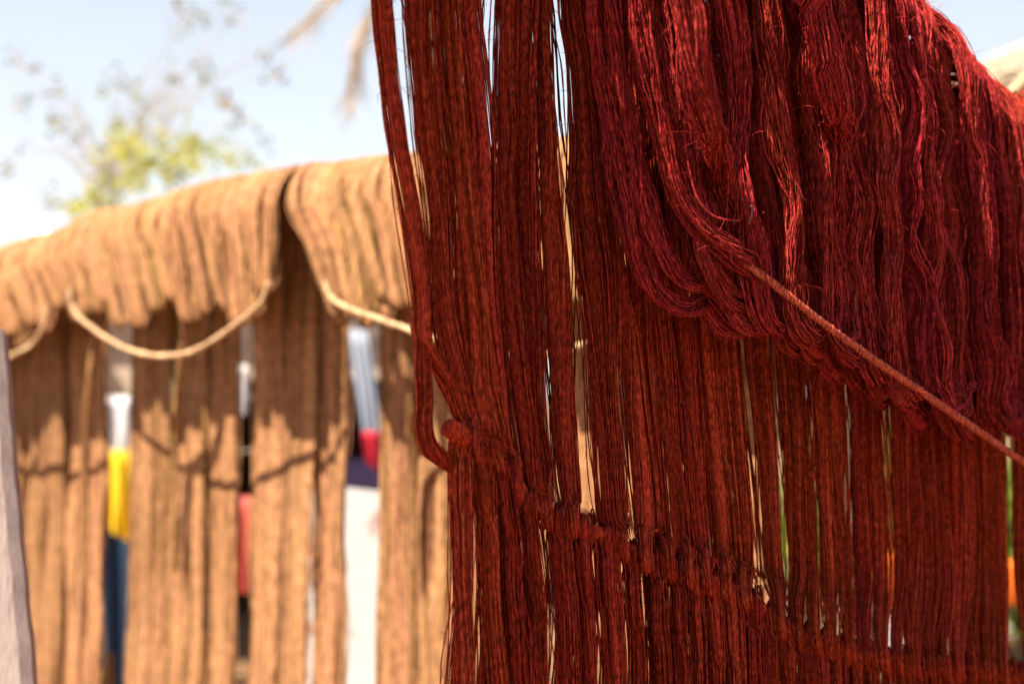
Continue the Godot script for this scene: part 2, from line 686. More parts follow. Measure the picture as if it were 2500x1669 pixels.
func red_row() -> void:
	red_ridge = red_line([[2158, 0], [2408, 262]], 0.0)
	var k0: float = red_ridge[0][0]
	var y0: float = red_ridge[0][1]
	red_ridge = [[-1.3, y0 + 0.62], [0.0, y0 + 0.36], [0.6, y0 + 0.21], [k0, y0], red_ridge[1], [red_ridge[1][0] + 0.5, red_ridge[1][1] - 0.22], [3.2, red_ridge[1][1] - 0.5]]
	red_cord = red_line([[1105, 1050], [1210, 1118], [1275, 1218], [1340, 1262], [1480, 1308], [1550, 1358], [1700, 1408], [1808, 1456], [1930, 1545], [2055, 1588], [2190, 1618], [2376, 1640], [2500, 1650]], 0.0)
	red_cord.append([red_cord[-1][0] + 1.0, red_cord[-1][1] - 0.1])
	red_hem = red_line([[1560, 700], [1700, 765], [1850, 805], [1960, 880], [2100, 955], [2280, 1048], [2450, 1066], [2620, 1078]], 0.12)
	# the line itself, and the two posts that hold it outside the picture
	var t := thing("drying_pole", "slender bent pole under the pile of dark red yarn", "pole", rpos(1.0, table(red_ridge, 1.0) - 0.07, 0))
	begin()
	var P := []
	for r in red_ridge:
		P.append(rpos(r[0], r[1] - 0.065, 0))
	tube(spline(P, 0.05), 0.02, 0.016, Color(0.3, 0.2, 0.12), 10, 0.03, true)
	commit("pole_shaft", bark_mat, t)
	for k in [-1.3, 3.2]:
		var h := table(red_ridge, k)
		var q := thing("wooden_post", ("tall round wooden post carrying the near end of the red yarn pole" if k < 0 else "tall round wooden post carrying the far end of the red yarn pole"), "post", rpos(k, 0, 0))
		begin()
		tube(PackedVector3Array([rpos(k, -0.05, 0.05), rpos(k, h * 0.5, 0.052), rpos(k, h + 0.12, 0.05)]), 0.055, 0.045, Color(0.3, 0.22, 0.16), 12, 0.02, true)
		commit("post_shaft", bark_mat, q)

	lows = [[1130, 12, 25], [1178, 42, 30], [1228, 38, 31], [1290, 34, 31], [1362, 32, 35], [1424, 28, 24], [1484, 30, 34], [1544, 26, 27], [1598, 24, 26], [1650, 24, 24], [1698, 22, 23], [1744, 22, 22], [1790, 20, 22], [1836, 20, 28], [1878, 18, 27], [1922, 18, 21], [1966, 16, 20], [2006, 14, 20], [2046, 12, 20], [2088, 12, 19], [2126, 10, 19], [2166, 10, 19], [2204, 8, 19], [2242, 8, 18], [2280, 6, 18], [2316, 6, 18], [2352, 4, 18], [2390, 4, 18], [2426, 2, 18], [2462, 2, 17], [2498, 0, 18], [2534, 0, 18], [2572, 0, 18], [2610, 0, 18]]
	# upper row of long skeins: [image height, left, right] of each
	long_skein([[0, 913, 957], [160, 931, 968], [330, 950, 993], [540, 985, 1036], [750, 1018, 1046], [830, 1022, 1046]], 1142, "dark red skein down the free left edge of the upper row", "", 0.004)
	long_skein([[0, 981, 1062], [160, 995, 1074], [330, 1011, 1090], [540, 1034, 1108], [750, 1044, 1128], [930, 1080, 1160], [1020, 1112, 1172]], 1172, "broad dark red skein right of the first slit of sky")
	long_skein([[0, 1066, 1122], [160, 1078, 1138], [330, 1092, 1150], [540, 1106, 1172], [750, 1126, 1190], [930, 1140, 1212], [1050, 1170, 1232]], 1214, "dark red skein in the middle of the left mass, ending at the tangled fibres", "", 0.012)
	long_skein([[0, 1120, 1174], [160, 1136, 1190], [330, 1148, 1204], [430, 1150, 1214], [540, 1152, 1214], [750, 1172, 1217], [960, 1200, 1240], [1100, 1225, 1256]], 1244, "dark red skein with a sky slit along its upper right edge", "", 0.002)
	long_skein([[0, 1212, 1262], [160, 1210, 1256], [330, 1216, 1250], [445, 1208, 1248], [620, 1214, 1256], [840, 1240, 1266], [1044, 1260, 1300], [1200, 1290, 1326]], 1318, "narrow dark red skein between two tan slits", "", 0.0)
	long_skein([[0, 1258, 1312], [160, 1254, 1310], [330, 1252, 1310], [450, 1258, 1300], [620, 1272, 1308], [840, 1284, 1304], [1000, 1296, 1310], [1150, 1312, 1336]], 1344, "thin dark red skein left of a hair-fine tan slit", "", -0.008)
	long_skein([[0, 1308, 1346], [160, 1306, 1354], [330, 1308, 1364], [450, 1298, 1384], [620, 1306, 1402], [840, 1316, 1418], [1000, 1332, 1416], [1150, 1352, 1420], [1240, 1370, 1420]], 1398, "wide dark red skein whose right edge borders the tallest slit of sky")
	long_skein([[0, 1364, 1440], [160, 1386, 1446], [330, 1392, 1462], [450, 1388, 1472], [620, 1404, 1486], [840, 1430, 1500], [1000, 1440, 1502], [1150, 1448, 1530], [1270, 1466, 1536]], 1512, "dark red skein beside the left edge of the short drape", "", 0.004)
	long_skein([[0, 1440, 1470], [200, 1450, 1480], [400, 1470, 1498], [620, 1486, 1514], [840, 1512, 1560], [1000, 1520, 1580], [1150, 1530, 1600], [1290, 1544, 1606]], 1580, "dark red skein coming out from under the first yarn loop", "", 0.0)
	# the rest run straighter and closer; bounds along the cord, with slits left open between some of them
	var bounds := [1606, 1652, 1698, 1752, 1800, 1852, -1870, 1922, -1938, 1972, 1998, -2008, 2044, 2078, -2092, 2134, 2174, -2196, 2206, 2250, 2286, 2322, 2356, 2392, 2424, 2454, -2490, 2516, 2550, 2586]
	var i := 0
	var made := 0
	while i < bounds.size() - 1:
		var a: float = absf(bounds[i])
		if bounds[i + 1] < 0:
			i += 1
			continue
		var b: float = bounds[i + 1]
		var xs := a * 0.5 + b * 0.5
		var slant := lerpf(-62.0, -14.0, clampf((xs - 1606.0) / 700.0, 0, 1))
		var e := []
		for y in [250.0, 600.0, 850.0, 1050.0, 1250.0, 1400.0]:
			var s: float = slant * (1450.0 - y) / 600.0
			var shut := 0.0 if y > 900.0 else 5.0
			e.append([y, a + s + rf(-2, 2) - shut + 1.0, b + s + rf(-2, 2) + shut - 1.0])
		made += 1
		long_skein(e, (a + b) * 0.5, "dark red skein of the upper row, %s to the right of the first yarn loop" % ORD[made - 1], "", [-0.03, -0.022, -0.036, -0.026][made % 4], {"step": 0.026, "r": 0.0013, "thin": 0.72})
		i += 1

	# the cord through their lower ends, cut off blunt at the left
	var cord := thing("link_cord", "thick red cord through the skein ends, cut blunt at its left tip", "cord", red(1112, 1052, 0.01))
	begin()
	var cp := [red(1092, 1042, 0.036), red(1118, 1058, 0.034), red(1150, 1080, 0.012)]
	for r in red_cord.slice(1):
		cp.append(rpos(r[0], r[1] - 0.002, 0.012))
	var pts := spline(cp, 0.02)
	tube(pts, 0.0092, 0.0085, DYE_BOUNCE_WARM * 1.0, 10, 0.07, true)
	commit("cord_core", yarn_red, cord)
	begin()
	tube(spline(cp.slice(0, 3), 0.006), 0.0118, 0.010, DYE_BOUNCE_WARM * 0.8, 16, 0.05, true)
	commit("cord_tip", yarn_red, cord)
	begin()
	for s in 14:
		var q := PackedVector3Array()
		for j in mini(pts.size(), 60):
			var an := TAU * s / 14.0 + j * 0.5
			var tt := (pts[j + 1] - pts[maxi(j - 1, 0)]).normalized()
			var u := (Vector3.UP - tt * tt.y).normalized()
			q.append(pts[j] + (u * cos(an) + tt.cross(u) * sin(an)) * (0.0122 if j < 4 else 0.0092))
		tube(q, 0.0017, 0.0017, DYE_BOUNCE_WARM * 1.2, 4, 0.2)
	commit("cord_strands", yarn_red, cord, "stuff")

	begin()
	for h in 70:
		var p := red(1180 + rf(-26, 40), 1060 + rf(-24, 26), 0.034 + rf(-0.006, 0.006))
		var d := Vector3(rf(-1, 1), rf(-1, 0.6), rf(0, 0.6)).normalized()
		var q := PackedVector3Array()
		for j in 8:
			q.append(p)
			p += d * rf(0.003, 0.0075)
			d = (d + Vector3(rf(-0.8, 0.8), rf(-0.9, 0.5), rf(-0.6, 0.6))).normalized()
		tube(q, rf(0.0005, 0.0011), 0.0004, dyed(DYE_BOUNCE_WARM), 3)
	commit("frayed_fibres", yarn_red, cord, "stuff")

	# the heavy loop that hangs off the left edge and comes back behind the cord
	var lp := [red(1040, 700, 0.0), red(1034, 800, 0.004), red(1034, 900, 0.012), red(1039, 980, 0.02), red(1036, 1050, 0.022), red(1046, 1088, 0.02), red(1078, 1122, 0.008), red(1112, 1142, -0.012), red(1150, 1136, -0.03)]
	var lt := thing("yarn_loop", "thick dark red loop of yarn hanging off the left edge of the row", "yarn loop", lp[0])
	begin()
	var L := lock(lp, [0.010, 0.012, 0.012, 0.0125, 0.0135, 0.0135, 0.013, 0.012, 0.011], [0.01, 0.011, 0.011, 0.011, 0.012, 0.012, 0.012, 0.011, 0.01], RED_DIR, 46, {"col": dyed(DYE_BOUNCE_WARM), "clumps": 6, "wander": 0.1, "freq": 12.0, "r": 0.0013, "step": 0.012, "twist": 3.0, "core": 0.7})
	commit("yarn_strands", yarn_red, lt, "stuff")
	begin()
	fuzz(L, 60, DYE_BOUNCE_WARM * 1.2, 0.02, 0.3)
	commit("stray_fibres", yarn_red, lt, "stuff")

	# lower row of skeins, looped over the cord
	for j in lows.size():
		var lab := ""
		if j < 16:
			lab = "dark red skein of the lower row, %s from the blunt cord tip" % ORD[j]
		else:
			lab = "dark red skein of the lower row, %s from the right end of the cord" % ORD[lows.size() - 1 - j]
		lower_skein(lows[j][0], lows[j][1], lows[j][2], lab, "")

	# short skeins over the line, the first few drawn out along the rope
	short_from_pixels([[1452, -40, 0.105, 0.9], [1476, 160, 0.100, 0.9], [1506, 380, 0.095, 0.95], [1540, 540, 0.100, 1.0], [1562, 640, 0.105, 0.9], [1596, 712, 0.110, 0.7], [1660, 752, 0.110, 0.6], [1716, 735, 0.100, 0.6], [1738, 676, 0.085, 0.6], [1716, 610, 0.075, 0.6]], 27, 120, "leftmost short red skein, its end a wide open ring under the rope knot")
	short_from_pixels([[1500, -40, 0.120, 0.8], [1520, 160, 0.115, 0.9], [1556, 380, 0.115, 0.9], [1590, 520, 0.120, 1.0], [1626, 620, 0.125, 0.9], [1672, 682, 0.125, 0.6], [1730, 694, 0.125, 0.45], [1772, 678, 0.120, 0.45], [1760, 620, 0.105, 0.5]], 28, 110, "short red skein with a small dark ring inside the leftmost loop")
	short_from_pixels([[1548, -40, 0.140, 0.8], [1572, 140, 0.140, 0.9], [1612, 320, 0.140, 0.9], [1652, 470, 0.145, 0.8], [1700, 545, 0.150, 0.9], [1770, 604, 0.152, 1.0], [1830, 650, 0.150, 0.8], [1856, 672, 0.140, 0.55]], 24, 100, "short red skein swept sideways along the rope, its top edge sunlit", {"wander": 0.2, "loose": 0.08, "clumps": 4})
	short_from_pixels([[1590, -40, 0.125, 0.9], [1612, 180, 0.125, 0.9], [1648, 390, 0.125, 0.9], [1690, 540, 0.130, 1.0], [1730, 650, 0.135, 1.1], [1776, 720, 0.130, 0.9], [1826, 735, 0.120, 0.7], [1858, 690, 0.105, 0.6], [1850, 640, 0.085, 0.6]], 26, 110, "short red skein that hangs below the rope knot in a second ring")
	short_from_pixels([[1640, -40, 0.100, 1], [1668, 200, 0.095, 1], [1700, 400, 0.100, 1], [1722, 560, 0.105, 1], [1740, 700, 0.105, 1.0], [1780, 790, 0.110, 0.8], [1846, 800, 0.110, 0.7], [1890, 740, 0.095, 0.7], [1890, 640, 0.085, 0.7]], 30, 120, "short red skein in shade behind the rope knot, lowest of the left loops")
	short_from_pixels([[1668, -60, 0.245, 0.8], [1688, 60, 0.245, 0.9], [1712, 200, 0.24, 1.0], [1738, 310, 0.225, 0.8], [1762, 420, 0.140, 0.8], [1810, 540, 0.125, 0.75], [1834, 610, 0.125, 0.9], [1838, 690, 0.120, 0.7], [1826, 740, 0.105, 0.5]], 28, 110, "bulging short red skein with a long sunlit patch, left one of two", {"wander": 0.3, "loose": 0.14, "clumps": 4, "own": 0.45})
	short_from_pixels([[1978, -60, 0.245, 0.8], [2000, 40, 0.245, 0.9], [2020, 150, 0.24, 0.95], [2040, 260, 0.225, 0.75], [2046, 330, 0.140, 0.9], [2062, 480, 0.130, 1.0], [2090, 620, 0.130, 1.1], [2104, 740, 0.130, 1.1], [2120, 850, 0.125, 0.9], [2150, 880, 0.115, 0.7], [2170, 800, 0.095, 0.6]], 27, 120, "bulging short red skein with a sunlit patch ending sharply, right one of two", {"wander": 0.22, "loose": 0.1, "clumps": 4, "own": 0.5})
	var k := kred(red(1690, 0, 0.12))
	var last := kred(red(2500, 400, 0.12)) + 0.36
	made = 0
	var names := []
	while k < last:
		names.append(k)
		k += rf(0.026, 0.037)
	for n in names.size():
		k = names[n]
		var front := n % 2 == 1
		var off := rf(0.118, 0.178) if front else rf(0.075, 0.11)
		var w := rf(0.014, 0.022)
		var top := drape_top(k, off, w)
		var Q: Array = top[0]
		var W: Array = top[1]
		var D: Array = top[2]
		var share := clampf((k - 0.5) / 0.8, 0, 1)
		var drift := lerpf(0.07, 0.025, share) + rf(-0.012, 0.012)
		var hem := table(red_hem, k + drift) + rf(-0.014, 0.022) + (0.0 if front else 0.01)
		var yt: float = Q[-1].y
		var rl := rf(0.022, 0.048)
		var wild := lerpf(0.018, 0.008, share)
		for s in [0.14, 0.3, 0.44, 0.58, 0.72, 0.86]:
			Q.append(rpos(k + drift * s + rf(-wild, wild), lerpf(yt, hem + rl, s), off + rf(-0.008, 0.008)))
			W.append(w * rf(0.75, 1.2))
			D.append(rf(0.016, 0.028))
		Q.append(rpos(k + drift, hem + rl, off))
		W.append(w * 1.0)
		D.append(0.016)
		Q.append(rpos(k + drift + rl * 0.35, hem + rl * 0.3, off + 0.004))
		W.append(w * 0.95)
		D.append(0.016)
		Q.append(rpos(k + drift + rl, hem, off))
		W.append(w * 0.85)
		D.append(0.015)
		Q.append(rpos(k + drift + rl * 1.8, hem + rl * 0.6, off - 0.018))
		W.append(w * 0.85)
		D.append(0.015)
		Q.append(rpos(k + drift + rl * 2.0, hem + rl * 1.8, off - 0.035))
		W.append(w * 0.85)
		D.append(0.010)
		Q.append(rpos(k + drift + rl * 1.8, hem + 0.16, off - 0.045))
		W.append(w * 0.5)
		D.append(0.008)
		var lab := ""
		if n < names.size() / 2:
			lab = "short red skein over the pole, %s right of the left sunlit patch" % ORD[n]
		else:
			lab = "short red skein over the pole, %s from its far right end" % ORD[names.size() - 1 - n]
		short_skein(Q, W, D, lab, "", 66 if front else 34, {"wander": lerpf(0.3, 0.2, share), "loose": lerpf(0.16, 0.08, share), "clumps": 2 + n % 2, "core": 0.3 if front else 0.55, "frizz": lerpf(0.0015, 0.0008, share), "step": lerpf(0.014, 0.018, share)})

	for n in 20:  # unseen skeins added above the frame to shade the row's left edge
		var kk := -0.80 + n * 0.044
		var top := drape_top(kk, rf(0.09, 0.13), 0.026)
		var Q: Array = top[0]
		var W: Array = top[1]
		var D: Array = top[2]
		var low := 1.5 + (-RED_AT.z + 0.6 * kk) * 0.29 + 0.05 + rf(0.0, 0.05)
		var o2 := rf(0.06, 0.10)
		for q in [[lerpf(Q[-1].y, low, 0.5), o2], [low + 0.03, o2], [low, o2 - 0.02], [low + 0.05, o2 - 0.04]]:
			Q.append(rpos(kk + rf(-0.006, 0.006), q[0], q[1]))
			W.append(0.026)
			D.append(0.02)
		short_skein(Q, W, D, "short red skein added for shade above the picture's top edge, %s from the pole's near end" % ORD[n], "", 44, {"step": 0.04, "core": 0.6, "frizz": 0.0005})

	# the red rope that runs out of the left loops across the hems
	var rp := thing("rope", "red twisted rope running down across the loops to the right", "rope", red(1830, 650, 0.11))
	rope([red(1690, 560, 0.125), red(1770, 606, 0.143), red(1845, 660, 0.165), red(2021, 797, 0.185), red(2128, 874, 0.19), red(2266, 968, 0.19), red(2400, 1060, 0.19), red(2520, 1142, 0.19), red(2680, 1240, 0.18)], 0.0064, Color(0.95, 0.19, 0.11), 260.0, 0.005, "rope_strand", rp, yarn_red)
	# one loose yarn caught between two skeins
	var ly := thing("loose_yarn", "single dark red yarn sagging in front of the shaded loops", "yarn", red(1670, 340, 0.1))
	begin()
	tube(spline([red(1668, 250, 0.145), red(1680, 400, 0.16), red(1706, 490, 0.17), red(1740, 526, 0.175), red(1790, 538, 0.175), red(1812, 530, 0.16), red(1818, 480, 0.15)], 0.008), 0.0015, 0.0015, DYE_SKY_COOL * 0.9, 6, 0.15)
	commit("yarn_strand", yarn_red, ly)
	begin()
	tube(spline([red(1826, 545, 0.17), red(1834, 530, 0.185), red(1836, 515, 0.185), red(1834, 500, 0.16)], 0.005), 0.0016, 0.0016, Color(0.5, 0.3, 0.28), 5, 0.1)
	commit("undyed_end", yarn_red, ly)


# ------------------------------------------------------------------ brown row
const TAN := Color(0.67, 0.332, 0.16)
var brown_ridge := []
var brown_hem := []


func brown_line(pxs: Array, off: float) -> Array:
	var t := []
	for p in pxs:
		var w := brown(p[0], p[1], off)
		t.append([kbrown(w), w.y])
	return t


func brown_px(p: Vector3) -> float:
	var q := Basis(Vector3.RIGHT, -PITCH) * (p - EYE)
	return 1250.0 + q.x / -q.z / 0.3598 * 1250.0


func brown_skein(P: Array, W: Array, D: Array, label: String, n: int, o := {}) -> void:
	var t := thing("yarn_skein", label, "yarn skein", P[0] + Vector3(0, 0.1, 0), "short brown skeins over the background pole" if label.begins_with("short") else "long brown skeins of the background row")
	begin()
	var f := rf(0.85, 1.12)
	var oo := {"col": Color(TAN.r * f, TAN.g * f * rf(0.96, 1.04), TAN.b * f), "clumps": 8, "own": 0.3, "wander": 0.2, "freq": 8.0, "r": 0.0021, "sides": 3, "step": 0.065, "core": 0.7, "loose": 0.12, "ragged": 0.15, "front": 1}
	oo.merge(o, true)
	lock(P, W, D, BROWN_DIR, n, oo)
	commit("yarn_strands", yarn_brown, t, "stuff")


func section_label(what: String, n: int, total: int, from_left: String, from_right: String) -> String:
	if n <= total / 2:
		return "%s, %s right of %s" % [what, ORD[n], from_left]
	return "%s, %s left of %s" % [what, ORD[total - 1 - n], from_right]


func brown_row() -> void:
	brown_ridge = brown_line([[-150, 625], [0, 592], [150, 540], [250, 497], [380, 470], [500, 425], [600, 412], [720, 385], [850, 372], [950, 360], [1380, 318], [1900, 240]], 0.03)
	var t := thing("drying_pole", "long pole hidden under the blurred tan brown yarn", "pole", bpos(0, 2.0, 0))
	begin()
	var P := []
	for k in [-3.0, -2.4, -1.6, -0.8, 0.0, 0.7, 1.22]:
		P.append(bpos(k, table(brown_ridge, k) - 0.07, 0))
	tube(spline(P, 0.1), 0.025, 0.025, Color(0.3, 0.2, 0.12), 10, 0.03, true)
	commit("pole_shaft", bark_mat, t)
	for k in [-3.0, 1.22]:
		var q := thing("wooden_post", ("rough post at the far left end of the brown yarn pole" if k < 0 else "rough post at the near right end of the brown yarn pole"), "post", bpos(k, 0, 0))
		begin()
		tube(PackedVector3Array([bpos(k, -0.05, -0.1), bpos(k, 1.0, -0.1), bpos(k, table(brown_ridge, k) - 0.03, -0.1)]), 0.05, 0.045, Color(0.3, 0.22, 0.16), 12, 0.02, true)
		commit("post_shaft", bark_mat, q)
	# short skeins: three groups, each gathered towards its lower middle: [left, right] along the ridge and along the hem, hem line
	var groups := [
		[[-190, 152], [-180, 138], [[-200, 845], [0, 800], [60, 800], [140, 775], [200, 760]], "far left group", "the left picture edge", "the first notch"],
		[[160, 726], [172, 650], [[100, 770], [180, 768], [240, 752], [300, 762], [380, 730], [450, 745], [540, 742], [600, 745], [640, 728], [700, 640]], "middle group", "the first notch", "the dark notch"],
		[[744, 1300], [800, 1330], [[760, 700], [800, 738], [850, 742], [900, 748], [1000, 735], [1340, 720]], "right group", "the dark notch", "the red curtain's gaps"],
		[[1300, 1900], [1330, 1920], [[1300, 715], [2000, 700]], "hidden group", "the red curtain's middle", "the near end"]]
	for g in groups:
		var x0: float = g[0][0]
		var x1: float = g[0][1]
		var n := int(round((x1 - x0) / (24.0 if x0 < 1290 else 52.0)))
		for i in n:
			var s := (i + 0.5) / n
			var xr := lerpf(x0, x1, s)
			var kr := kbrown(brown(xr, 450, 0.03))
			var w := brown(xr, 450).distance_to(brown(xr + (x1 - x0) / n, 450)) * 0.8
			var y := table(brown_ridge, kr) - 0.02 + rf(-0.004, 0.004)
			var xb: float = xr + (g[1][0] - x0) * pow(1.0 - s, 4) + (g[1][1] - x1) * pow(s, 4) + 8.0 + rf(-7, 7)
			var off := rf(0.085, 0.115)
			var foot := brown(xb, table(g[2], xb) + rf(-34, 56), off)
			var kf := kbrown(foot)
			var Q := [bpos(kr, y - 0.30, -0.075), bpos(kr, y - 0.07, -0.065), bpos(kr, y, 0.0), bpos(kr, y - 0.02, 0.055), bpos(kr + (kf - kr) * 0.12, y - 0.11, off), bpos(lerpf(kr, kf, 0.5) + rf(-0.01, 0.01), lerpf(y, foot.y, 0.5), off + rf(-0.012, 0.012)), foot + Vector3(0, 0.03, 0), foot - BROWN_OUT * 0.008 + BROWN_DIR * 0.008, foot + Vector3(0, 0.05, 0) - BROWN_OUT * 0.024 + BROWN_DIR * 0.014, foot + Vector3(0, 0.2, 0) - BROWN_OUT * 0.03]
			var W := [w * 0.8, w, w, w, w, w * rf(0.8, 1.1), w * 0.85, w * 0.75, w * 0.75, w * 0.6]
			var D := [0.008, 0.008, 0.008, 0.008, 0.009, rf(0.007, 0.013), 0.010, 0.010, 0.008, 0.008]
			brown_skein(Q, W, D, section_label("short brown skein, " + g[3], i, n, g[4], g[5]), 18)
	# long skeins behind them, with open gaps between four stretches
	var runs := [[-120, 246, "far left stretch", "the left picture edge", "the yellow cloth"], [302, 569, "second stretch", "the yellow cloth", "the red cloth"], [597, 831, "third stretch", "the red cloth", "the white banner"], [913, 1330, "stretch", "the white banner", "the red curtain's gaps"], [1340, 1900, "hidden stretch", "the red curtain's middle", "the near end"]]
	for g in runs:
		var x0: float = g[0]
		var x1: float = g[1]
		var n := int(round((x1 - x0) / (27.0 if x0 < 1335 else 56.0)))
		for i in n:
			var x := lerpf(x0, x1, (i + 0.5) / n)
			var edge := i == 0 or i == n - 1
			var k := kbrown(brown(x, 1100, -0.08))
			var w := brown(x, 1100).distance_to(brown(x + (x1 - x0) / n, 1100)) * (0.62 if edge else 1.2)
			var y := table(brown_ridge, k) - 0.04
			var off := rf(-0.115, -0.085)
			var Q := [bpos(k, y - 0.05, 0.02), bpos(k, y, -0.02)]
			var W := [w, w]
			var D := [0.01, 0.012]
			for h in [y - 0.1, y - 0.45, y - 0.7, y - 1.0, y - 1.3]:
				Q.append(bpos(k + rf(-0.012, 0.012) * (0.5 if edge else 1.0), h, off + rf(-0.01, 0.01)))
				W.append(w * (rf(0.93, 1.0) if edge else rf(0.75, 1.05)))
				D.append(rf(0.007, 0.012))
			Q.append(bpos(k, 0.42, off))
			W.append(w * 0.8)
			D.append(0.015)
			Q.append(bpos(k, 0.40, off - 0.03))
			W.append(w * 0.8)
			D.append(0.015)
			Q.append(bpos(k, 0.6, off - 0.04))
			W.append(w * 0.6)
			D.append(0.01)
			brown_skein(Q, W, D, section_label("long brown skein in the %s" % g[2], i, n, g[3], g[4]), 18, {"step": 0.08, "freq": 6.0})
	# a few long skeins that hang in front of the shaded zone
	var odd := [[[240, 740], [228, 850], [216, 960], [208, 1100], [208, 1400], "lone lit skein crossing the shade left of the yellow cloth"], [[446, 740], [442, 850], [432, 960], [428, 1100], [428, 1400], "lone lit skein behind the low point of the hanging rope"], [[975, 740], [985, 850], [1005, 960], [1008, 1100], [1008, 1400], "lone lit skein near the edge of the red curtain"], [[30, 780], [22, 850], [20, 960], [26, 1100], [26, 1400], "lone lit skein above the leaning grey post"]]
	for q in odd:
		var Q := []
		for j in 5:
			Q.append(brown(q[j][0], q[j][1], [0.03, 0.035, 0.02, -0.03, -0.04][j]))
		Q.push_front(Q[0] + Vector3(0, 0.3, 0) - BROWN_OUT * 0.02)
		brown_skein(Q, [0.014, 0.014, 0.016, 0.018, 0.02, 0.02], [0.01, 0.01, 0.01, 0.01, 0.01, 0.01], q[5], 12)
	# ropes in long sags along the hem
	var ropes := [
		[[[170, 700], [180, 756], [225, 800], [290, 842], [345, 862], [400, 869], [470, 858], [530, 825], [590, 780], [640, 735], [655, 690]], "tan rope sagging in a deep curve below the middle brown group"],
		[[[792, 690], [810, 728], [850, 752], [930, 780], [1020, 812], [1130, 850], [1250, 870], [1400, 850], [1560, 780]], "tan rope running from the right brown group behind the red curtain"],
		[[[-160, 860], [-60, 888], [0, 880], [40, 862], [80, 838], [110, 790], [118, 750]], "tan rope at the left picture edge above the grey post"]]
	for r in ropes:
		var t2 := thing("rope", r[1], "rope", brown(r[0][0][0], r[0][0][1], 0.1), "tan ropes along the brown row")
		rope(r[0].map(func(p): return brown(p[0], p[1], 0.13)), 0.0095, Color(0.95, 0.6, 0.34), 120.0, 0.02, "rope_strand", t2, yarn_brown)

# ------------------------------------------------------------------ things farther off
func leaf(p: Vector3, d: Vector3, size: float, wide: float, col: Color) -> void:
	var s := d.cross(Vector3(rf(-1, 1), rf(-1, 1), rf(-1, 1))).normalized()
	var n := s.cross(d).normalized()
	var mid := p + d * size * 0.5 - n * size * 0.06
	var base := vs.size()
	for q in [p, mid + s * wide, p + d * size - n * size * 0.2, mid - s * wide]:
		vs.append(q)
		ns.append(n)
		cs.append(col)
	for i in [0, 2, 1, 0, 3, 2]:
		ix.append(base + i)


